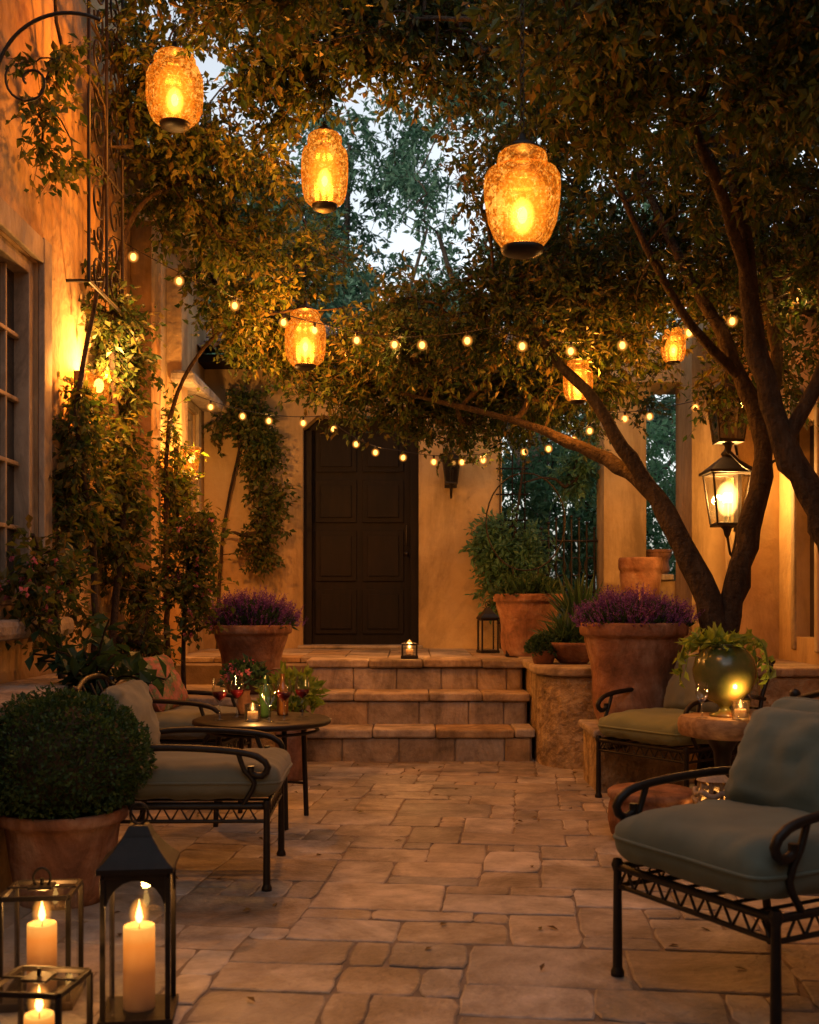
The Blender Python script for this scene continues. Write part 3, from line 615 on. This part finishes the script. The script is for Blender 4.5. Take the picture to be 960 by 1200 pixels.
bgtree(-2.8,15.5,9.0,2.1,300); bgtree(1.9,17,9.6,2.1,310); bgtree(6.5,20,8,3,120); bgtree(-1.3,24,12.2,2.4,250,ls=.17); bgtree(-5,26,12,4,120,ls=.2); bgtree(5.5,30,9,4.0,120,ls=.2)
att=cloud([(2.3,13.0,1.9,1.6,.8,1.3,240),(4.3,13.0,1.9,1.0,1,1.4,60)],thr=-.3)
plant('garden_hedge',[[(2,13.0,0,.05),(2,13.0,1.5,.03)],[(4.2,13.0,0,.05),(4.2,13.0,1.5,.03)]],att,leaf=(.10,.04),tw=6,per=9,tl=.35,lm=lf_hedge)

# ------------------------------------------------------------------ pots
def pot(g,c,rb,rt,h,m=0,soilm=1,bands=0):
    pr=[(.001,0),(rb,0),(rb*1.02,.02)]
    for t in np.linspace(.1,.82,7): pr.append((rb+(rt*.93-rb)*(t**.75)+.012*math.sin(t*9)*bands,h*t))
    pr+=[(rt*.93,h*.86),(rt,h*.875),(rt*1.02,h*.9),(rt*1.02,h*.975),(rt*.99,h),(rt*.9,h),(rt*.88,h*.93),(rt*.87,h*.9)]
    g.lathe(pr,c,32,m,wob=.006); g.lathe([(.001,h*.93),(rt*.88,h*.92)],c,24,soilm)
def dome(g,c,rx,ry,rz,n,L,W,m,up=.5,shell=.25,lump=.12,lf=3,full=False):
    d=R.normal(size=(n,3)); d/=np.linalg.norm(d,axis=1)[:,None]
    if not full: d[:,2]=abs(d[:,2])
    lu=np.array([noise.noise(Vector(q*lf)+Vector(c)) for q in d])
    r=(1-shell*R.random(n)**2)*(1+lump*lu)
    P=V(*c)+d*r[:,None]*V(rx,ry,rz)
    D=d*.7+R.normal(size=d.shape)*.6+V(0,0,up); s=.6+.8*R.random(n)
    g.leaves(P,D,R.normal(size=d.shape)+d,L*s,W*s,m)
def lavender(name,c,rb,rt,h,fr,mt=terra,fz=.17):
    g=MB(); pot(g,c,rb,rt,h,0,bands=1); top=(c[0],c[1],c[2]+h*.95)
    dome(g,top,fr*.92,fr*.8,fz*.8,2500,.06,.012,2,up=.8)
    n=1100; d=R.normal(size=(n,3)); d/=np.linalg.norm(d,axis=1)[:,None]; d[:,2]=abs(d[:,2])
    lu=np.array([noise.noise(Vector(q*3)+Vector(c)) for q in d])
    P=V(*top)+d*V(fr,fr*.85,fz)*((.70+.4*R.random(n))*(1+.35*lu))[:,None]; D=d*V(.6,.6,.3)+V(0,0,.9)+R.normal(size=d.shape)*.2; D/=np.linalg.norm(D,axis=1)[:,None]
    for k_ in range(7):
        o=P+D*(k_*.012); s=.018-.0012*k_; 
        for q in range(2): g.leaves(o,D*.6+R.normal(size=D.shape)*.6,R.normal(size=D.shape),s,s*.6,3)
    return g.obj(name,[mt,soil,lf_dark,fl_purple])
lavender('lavender_pot',(1.43,7.08,.392),.22,.335,.65,.36)
lavender('lavender_pot',(-1.16,8.15,.50),.17,.29,.50,.31,fz=.2)
g=MB(); pot(g,(-1.38,4.42,0),.17,.245,.36,0); c=(-1.38,4.42,.56)
g.sphere(c,.26,3,20,sc=(1.08,1,.8)); dome(g,c,.335,.32,.26,15000,.02,.012,2,up=.2,shell=.22,lump=.2,lf=3.5,full=True)
g.obj('boxwood_pot',[terra,soil,lf_box,soil])
g=MB(); pot(g,(1.0,9.35,.71),.20,.29,.52,0,bands=1); top=V(1.0,9.35,1.2)
dome(g,top,.25,.23,.12,1000,.08,.026,2,up=.5,lump=.6); g.obj('terracotta_planter',[terra,soil,lf_dark])
g=MB(); g.lathe([(.001,0),(.10,0),(.12,.02),(.21,.11),(.235,.14),(.235,.16),(.215,.16),(.2,.13),(.001,.12)],(1.22,8.25,.71),28,0)
n=260; dd=R.normal(size=(n,3)); dd[:,2]=abs(dd[:,2])+.5; g.leaves(np.tile(V(1.2,8.35,.82),(n,1))+R.normal(size=(n,3))*.04,dd,R.normal(size=(n,3))+V(0,0,1),.2+.12*R.random(n),.022,1)
dome(g,(1.2,8.3,.84),.14,.12,.09,700,.05,.025,1); g.obj('agave_bowl',[terra,lf_dark])
g=MB(); pot(g,(1.35,8.75,.71),.12,.17,.22,0); n=90; dd=R.normal(size=(n,3)); dd[:,2]=abs(dd[:,2])+.9
g.leaves(np.tile(V(1.35,8.75,.9),(n,1))+R.normal(size=(n,3))*.03,dd,R.normal(size=(n,3))+V(0,0,1),.35+.2*R.random(n),.04,2,fold=.3); g.obj('yucca_pot',[terra,soil,lf_dark])
g=MB(); g.lathe([(.001,0),(.07,0),(.10,.09),(.11,.1),(.1,.1)],(.99,8.2,.71),20,0); dome(g,(.99,8.2,.79),.12,.11,.13,1200,.035,.02,1); g.obj('succulent_pot',[terra,lf_dark])
g=MB(); pot(g,(2.40,10.7,1.42),.09,.13,.24,0,bands=1); g.obj('terracotta_pot',[terra,soil])
g=MB(); pot(g,(2.04,9.8,.71),.15,.19,.84,0,bands=1); g.obj('terracotta_urn',[terra,soil])
g=MB(); pot(g,(-.93,8.0,.50),.05,.075,.17,0); g.lathe([(.001,0),(.06,0),(.085,.06),(.09,.12),(.07,.17),(.06,.19),(.07,.2)],(-.9,7.83,.5),20,0); g.obj('terracotta_pot',[terra,soil])
g=MB(); g.box((-1.50,5.25,.36),(.22,.22,.74),1,taper=.8)
for i in range(18):
    a=random.uniform(0,6.28); l=random.uniform(.2,.5); b=V(-1.5,5.25,.70); e=b+V(math.cos(a)*l*.8,math.sin(a)*l*.5,random.uniform(.1,.4))
    C=catmull([(*b,0),(*(b+(e-b)*.5+V(0,0,.08)),0),(*e,0)],.05)[:,:3]; g.tube(C,.005,5,2)
    for p in C[2:]:
        for q in range(2):
            g.leaves(p[None],(R.normal(size=3)+V(0,0,.1))[None],(V(0,0,1)+R.normal(size=3)*.3)[None],random.uniform(.08,.13),.06,0)
g.obj('broadleaf_plant',[lf_dark,wood,bark])
g=MB(); pot(g,(-.78,7.3,0),.09,.12,.45,0); dome(g,(-.78,7.3,.47),.18,.16,.20,700,.07,.035,2,up=.3,lump=.5); g.obj('lime_flower_pot',[terra,soil,lf_lime])

# ------------------------------------------------------------------ chairs
def chair(name,loc,rz,fab,w=.64,back=.86,pillow=None,seed=1,fab2=None,th=.18,arm=.61):
    g=MB(); d=.62; hw=w/2; yf=-d/2; yb=d/2; zs=.345; r=.0125; da=arm-.61
    for x in (-hw,hw):
        g.tube([(x,yf,0),(x,yf,zs+.01)],[.016,.013],8,0); g.lathe([(.001,0),(.022,.0),(.022,.012),(.014,.03)],(x,yf,0),10,0); g.lathe([(.014,-.02),(.021,0),(.014,.02)],(x,yf,zs+.005),10,0)
        g.tube([(x,yb+.05,0),(x,yb,zs),(x,yb+.07,zs+.28),(x,yb+.16,back)],[.015,.013,.013,.012],8,0); g.sphere((x,yb+.165,back+.02),.02,0,8)
        ax=x
        armp=catmull([(ax,yb+.09,.60+da,0),(ax,yb-.15,.635+da,0),(ax,yf+.18,.625+da,0),(ax,yf+.04,.60+da,0),(ax,yf-.005,.555+da,0),(ax,yf+.02,.52+da,0),(ax,yf+.06,.53+da,0),(ax,yf+.065,.56+da,0)],.025)[:,:3]
        g.tube(armp,.0145,8,0); g.tube(catmull([(ax,yf+.10,zs,0),(ax,yf+.05,.44,0),(ax,yf+.09,.54+da,0),(ax,yf+.12,.622+da,0)],.03)[:,:3],.011,7,0)
        g.tube([(ax,yf,zs),(ax,yb,zs)],r,7,0); g.tube([(ax,yf,zs-.06),(ax,yb,zs-.06)],.008,6,0)
        for yy in np.arange(yf+.04,yb-.02,.07): g.tube([(ax,yy,zs-.06),(ax,yy+.035,zs),(ax,yy+.07,zs-.06)],.005,5,0)
    for y in (yf,yb): g.tube([(-hw,y,zs),(hw,y,zs)],r,7,0)
    g.tube([(-hw,yf,zs-.06),(hw,yf,zs-.06)],.008,6,0)
    for xx in np.arange(-hw+.01,hw-.04,.07): g.tube([(xx,yf,zs-.06),(xx+.035,yf,zs),(xx+.07,yf,zs-.06)],.005,5,0)
    for xx in np.linspace(-hw,hw,8)[1:-1]: g.tube([(xx,yf,zs-.004),(xx,yb,zs-.004)],.006,5,0)
    g.tube(catmull([(-hw,yb+.16,back,0),(-hw*.5,yb+.17,back+.045,0),(0,yb+.17,back+.055,0),(hw*.5,yb+.17,back+.045,0),(hw,yb+.16,back,0)],.04)[:,:3],.012,7,0)
    for xx in np.linspace(-hw,hw,6)[1:-1]: g.tube([(xx,yb,zs),(xx,yb+.07,zs+.28),(xx,yb+.165,back+.03)],.007,5,0)
    g.tube([(-hw,yb+.055,zs+.2),(hw,yb+.055,zs+.2)],.008,5,0)
    g.cushion(Matrix.Translation((0,-.03,zs+.012+th*.45)),w+.0,d+.06,th,1,sag=.018,seed=seed,p=8)
    bh=back-zs-.12
    M=Matrix.Translation((0,yb-.0,zs+.15+bh/2))@Matrix.Rotation(math.radians(74),4,'X')
    g.cushion(M,w-.04,bh,.15,1,sag=.022,seed=seed+1,p=5)
    if pillow:
        px,ang=pillow; M=Matrix.Translation((px,yb-.15,zs+.33))@Matrix.Rotation(math.radians(ang),4,'Z')@Matrix.Rotation(math.radians(62),4,'X')
        g.cushion(M,.44,.36,.18,2,sag=.028,seed=seed+5,p=3.4)
    return g.obj(name,[iron,fab,fab2 or fab],loc,rz)
def face(dx,dy): return math.atan2(dx,-dy)
chair('patio_armchair',(1.09,3.38,0),face(-.88,-.47),teal,w=.66,back=.84,pillow=(-.04,4),seed=1,th=.21,arm=.59)
chair('patio_armchair',(1.58,6.58,0),face(-.80,-.6),olive,w=.66,back=.80,pillow=(.05,0),seed=2,fab2=sand)
chair('patio_armchair',(-.90,4.84,0),face(1,.02),sand,w=.62,back=.80,seed=3,arm=.56)
chair('patio_armchair',(-1.36,6.75,0),face(1,-.15),sand,w=.60,back=.80,pillow=(0,0),seed=6,fab2=floral,arm=.57)

g=MB(); g.lathe([(.001,.52),(.355,.52),(.37,.53),(.37,.545),(.355,.552),(.001,.552)],(0,0,0),40,0)
for a in (.6,2.17,3.74,5.31):
    ca,sa=math.cos(a),math.sin(a)
    g.tube([(.27*ca,.27*sa,0),(.25*ca,.25*sa,.52)],.014,8,0); g.tube([(.26*ca,.26*sa,.18),(0,0,.22)],.008,6,0)
g.tube([(.30*math.cos(a),.30*math.sin(a),.49) for a in np.linspace(0,6.283,25)[:-1]],.009,6,0,True)
g.obj('round_patio_table',[iron],(-.79,5.95,0))
TT=.553
def wineglass(loc,s=1,red=True):
    g=MB(); g.lathe([(.001,0),(.032*s,.002),(.006,.008),(.004,.08*s),(.012*s,.09*s),(.034*s,.12*s),(.038*s,.15*s),(.030*s,.20*s)],(0,0,0),18,0)
    if red: g.lathe([(.001,.092*s),(.030*s,.115*s),(.035*s,.135*s),(.001,.136*s)],(0,0,0),16,1)
    g.obj('wine_glass',[clear,winew],loc)
for x,y in ((-1.0,5.84),(-.93,5.98),(-.66,5.84),(-.58,6.0)): wineglass((x,y,TT),1.1)
wineglass((-.73,5.76,TT),1.0,False)
def bottle(loc,mt,nm='glass_bottle'):
    g=MB(); g.lathe([(.001,0),(.030,0),(.032,.02),(.032,.13),(.025,.155),(.012,.175),(.011,.22),(.014,.225),(.001,.226)],(0,0,0),18,0); g.obj(nm,mt,loc)
bottle((-.78,6.0,TT),surf('green_glass',[(.02,.05,.015),(.03,.07,.02)],rough=.08,bump=0,spec=.8)); bottle((-.70,6.12,TT),surf('amber_bottle',[(.2,.07,.01),(.25,.1,.02)],rough=.08,bump=0,spec=.8))
g=MB(); g.lathe([(.001,0),(.03,0),(.045,.05),(.032,.11),(.038,.13)],(0,0,0),16,0); dome(g,(0,0,.16),.12,.11,.12,360,.05,.022,1,up=.4)
n=34; d=R.normal(size=(n,3)); d[:,2]=abs(d[:,2]); d/=np.linalg.norm(d,axis=1)[:,None]
for q in range(6): g.leaves(V(0,0,.18)+d*.115,R.normal(size=(n,3)),R.normal(size=(n,3)),.026,.02,2)
g.obj('flower_vase',[terra,lf_dark,fl_pink],(-.92,6.17,TT))

# candles
def candle_obj(c,r,h,power,parent,fs=1.3):
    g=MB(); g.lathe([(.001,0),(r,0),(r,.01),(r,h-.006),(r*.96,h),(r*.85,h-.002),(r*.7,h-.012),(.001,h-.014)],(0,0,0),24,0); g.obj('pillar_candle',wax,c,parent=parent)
    g=MB(); g.tube([(0,0,-.014),(.002,0,.010)],.0015,5,1); g.lathe([(.0005,0),(.006*fs,.006*fs),(.0085*fs,.014*fs),(.006*fs,.027*fs),(.0025*fs,.040*fs),(.0003,.054*fs)],(0,0,.004),12,0)
    g.sphere((0,0,.024*fs),.024*fs,2,14,sc=(1,1,1.5))  # added sphere paints a soft glow around the flame
    g.obj('flame',[flame,iron,halo],(c[0],c[1],c[2]+h),parent=parent); light('candle_light',(c[0],c[1],c[2]+h+.075),power,parent,col=(1,.44,.11),rad=.015)
def box_lantern(name,loc,rz,w,h,roof=0,arch=False,cr=.035,ch=.12,power=3,ring=True):
    g=MB(); hw=w/2; t=.014
    g.box((0,0,.012),(w+.02,w+.02,.024),0)
    for x in (-hw,hw):
        for y in (-hw,hw): g.box((x*.96,y*.96,h/2),(t,t,h-.02),0)
    for s_ in (-1,1):
        g.box((0,s_*hw*.96,h-.006),(w-.012,t*.9,t),0); g.box((s_*hw*.96,0,h-.006),(t*.9,w-.012,t),0)
        g.add([(-hw,s_*hw*.93,.025),(hw,s_*hw*.93,.025),(hw,s_*hw*.93,h-.015),(-hw,s_*hw*.93,h-.015)],[[0,1,2,3]],1)
        g.add([(s_*hw*.93,-hw,.025),(s_*hw*.93,hw,.025),(s_*hw*.93,hw,h-.015),(s_*hw*.93,-hw,h-.015)],[[0,1,2,3]],1)
        if arch:
            for ax in (0,1):
                n=12; z0=h-.12; rr=hw*.9
                a=np.linspace(0,math.pi,n); u=-rr*np.cos(a); z=z0+ (h-.02-z0)*np.sin(a)
                for i in range(n-1):
                    q=[(u[i],z[i]),(u[i+1],z[i+1]),(u[i+1],h-.008),(u[i],h-.008)]
                    o=s_*(hw*.965)
                    vv=[((a_,o,b_) if ax==0 else (o,a_,b_)) for a_,b_ in q]
                    vv2=[((a_,o*.97,b_) if ax==0 else (o*.97,a_,b_)) for a_,b_ in q]
                    g.add(vv+vv2,[[0,1,2,3],[4,5,6,7],[0,1,5,4]],0)
    if roof:
        cs=[(-1,-1),(1,-1),(1,1),(-1,1)]; lv=[(hw*1.14,h),(hw*1.14,h+.015),(hw*.95,h+.03),(hw*.72,h+roof*.45),(hw*.45,h+roof*.75),(hw*.42,h+roof*.8),(hw*.28,h+roof)]
        vs=[(x*r_,y*r_,z) for r_,z in lv for x,y in cs]; f=[[0,1,2,3][::-1],[24,25,26,27]]
        for i in range(6):
            for q in range(4): f.append([i*4+q,i*4+(q+1)%4,(i+1)*4+(q+1)%4,(i+1)*4+q])
        g.add(vs,f,0); zt=h+roof
    else: zt=h; g.box((0,0,h+.006),(w*.35,w*.35,.008),0); g.box((0,0,h+.003),(w,.012,.006),0); g.tube([(0,0,h),(0,0,h+.03)],.006,6,0)
    if ring: g.tube([(.025*math.cos(a),0,zt+.03+.03*math.sin(a)) for a in np.linspace(0,6.28,17)[:-1]],.0045,6,0,True)
    o=g.obj(name,[iron,clear],loc,rz,bevel=.002)
    if power: candle_obj((0,0,.026),cr,ch,power,o)
    return o
box_lantern('arched_candle_lantern',(-.775,3.18,0),.12,.185,.43,.12,True,.045,.235,3.0)
box_lantern('glass_candle_lantern',(-1.10,3.32,.0),.1,.20,.33,0,False,.043,.20,3.0)
box_lantern('glass_candle_lantern',(-.955,2.86,.0),-.12,.20,.215,0,False,.038,.10,2.2,ring=False)
box_lantern('glass_votive',(0.0,8.98,.706),0,.12,.12,0,False,.03,.05,13,ring=False)
box_lantern('candle_lantern',(.70,9.9,.706),.2,.15,.30,.1,False,.03,.08,0)
box_lantern('glass_votive',(.86,9.3,.706),0,.10,.10,0,False,.025,.04,5,ring=False)
def tumbler(loc,power):
    g=MB(); g.lathe([(.001,0),(.04,0),(.045,.09),(.042,.09),(.037,.01),(.001,.008)],(0,0,0),18,0); o=g.obj('glass_votive',clear,loc); candle_obj((0,0,.01),.028,.04,power,o,.8)
tumbler((-.82,5.80,TT),4)

# ------------------------------------------------------------------ right hand group
g=MB(); g.lathe([(.001,0),(.16,0),(.20,.03),(.215,.10),(.21,.17),(.20,.20),(.215,.215),(.215,.24),(.2,.25),(.001,.252)],(0,0,0),32,0)
g.obj('terracotta_stool',terra,(1.20,5.5,0))
g=MB(); n=28; a=np.arange(n)*2*math.pi/n; rr=.205*(1+.05*np.sin(3*a)+.03*np.sin(7*a))
v=np.concatenate([np.c_[rr*k_*np.cos(a),rr*k_*np.sin(a),np.full(n,z)] for k_,z in ((.93,.50),(1,.52),(1.02,.56),(1,.585),(.95,.60))]); j=np.arange(n); j2=(j+1)%n
g.add(v,np.concatenate([np.stack([i*n+j,i*n+j2,(i+1)*n+j2,(i+1)*n+j],1) for i in range(4)]),0,True); g.add(v[-n:],[list(range(n))],0); g.add(v[:n][::-1],[list(range(n))],0)
g.lathe([(.001,0),(.15,0),(.15,.02),(.06,.06),(.04,.14),(.055,.22),(.035,.30),(.045,.42),(.09,.498)],(0,0,0),20,1)
g.obj('stump_table',[wood_l,iron],(1.58,5.6,0))
wineglass((1.45,5.50,.602),.9,False); wineglass((1.74,5.62,.602),.9,False)
g=MB(); g.lathe([(.001,0),(.075,0),(.075,.012),(.035,.025),(.022,.045),(.04,.06),(.09,.085),(.135,.135),(.155,.20),(.158,.235),(.145,.29),(.115,.335),(.09,.35),(.10,.362),(.095,.368),(.08,.36),(.001,.34)],(0,0,0),36,0)
n=120; d=R.normal(size=(n,3)); d[:,2]=abs(d[:,2])*.7; d/=np.linalg.norm(d,axis=1)[:,None]
P=V(-.04,0,.355)+d*V(.14,.13,.05)*(R.random(n)**.5)[:,None]; g.leaves(P,d+V(0,0,-.2)+R.normal(size=d.shape)*.4,R.normal(size=d.shape)*.5+V(0,0,1),.055+.03*R.random(n),.034,1)
for i in range(10):
    a=random.uniform(-.9,.9) if i<5 else random.uniform(2.5,3.8); C=catmull([(0,0,.36,0),(.12*math.cos(a),.12*math.sin(a),.41,0),(.20*math.cos(a),.19*math.sin(a),.36,0),(.23*math.cos(a),.21*math.sin(a),random.uniform(.16,.28),0)],.03)[:,:3]; g.tube(C,.003,4,1)
    g.leaves(C,R.normal(size=C.shape)+V(0,0,-.6),R.normal(size=C.shape)*.4+V(math.cos(a),math.sin(a),.5),.06,.036,1)
g.obj('globe_planter',[terra2,lf_lime],(1.59,5.6,.60))
g=MB(); n=22
for i in range(9):
    z=.03+i*.036; r_=.075+.02*math.sin(i*.45)+.012*math.sin(i*2.1)
    g.tube([(r_*math.cos(a)*(1+.08*math.sin(3*a+i)),r_*math.sin(a),z+.010*math.sin(a*5+i*2)) for a in np.linspace(0,6.283,n+1)[:-1]],.0135,6,0,True)
for q in range(9):
    a=q*.698; g.tube([((.075+.02*math.sin(i*.45))*math.cos(a+.12*math.sin(i)),(.075+.02*math.sin(i*.45))*math.sin(a+.12*math.sin(i)),.02+i*.036) for i in range(10)],.011,5,0)
g.lathe([(.001,0),(.09,0),(.09,.02),(.001,.021)],(0,0,0),20,0); g.lathe([(.08,.34),(.05,.37),(.02,.39),(.001,.395)],(0,0,0),20,0)
g.sphere((0,0,.14),.026,1,10,sc=(1,1,1.6))
o=g.obj('pierced_ceramic_lantern',[stone,fil],(1.43,5.22,0)); light('lantern_light',(0,0,.16),9,o,rad=.03)
tumbler((1.62,5.43,.603),3)
g=MB(); 
for i in range(4): g.tube([(2.62+.05*i,6.75,.3),(2.60+.05*i,6.75,1.15-.06*i)],.02,6,0)
g.b2((2.55,6.68,0),(2.85,6.82,.3),0); g.obj('wooden_planter',wood_l,bevel=.006)
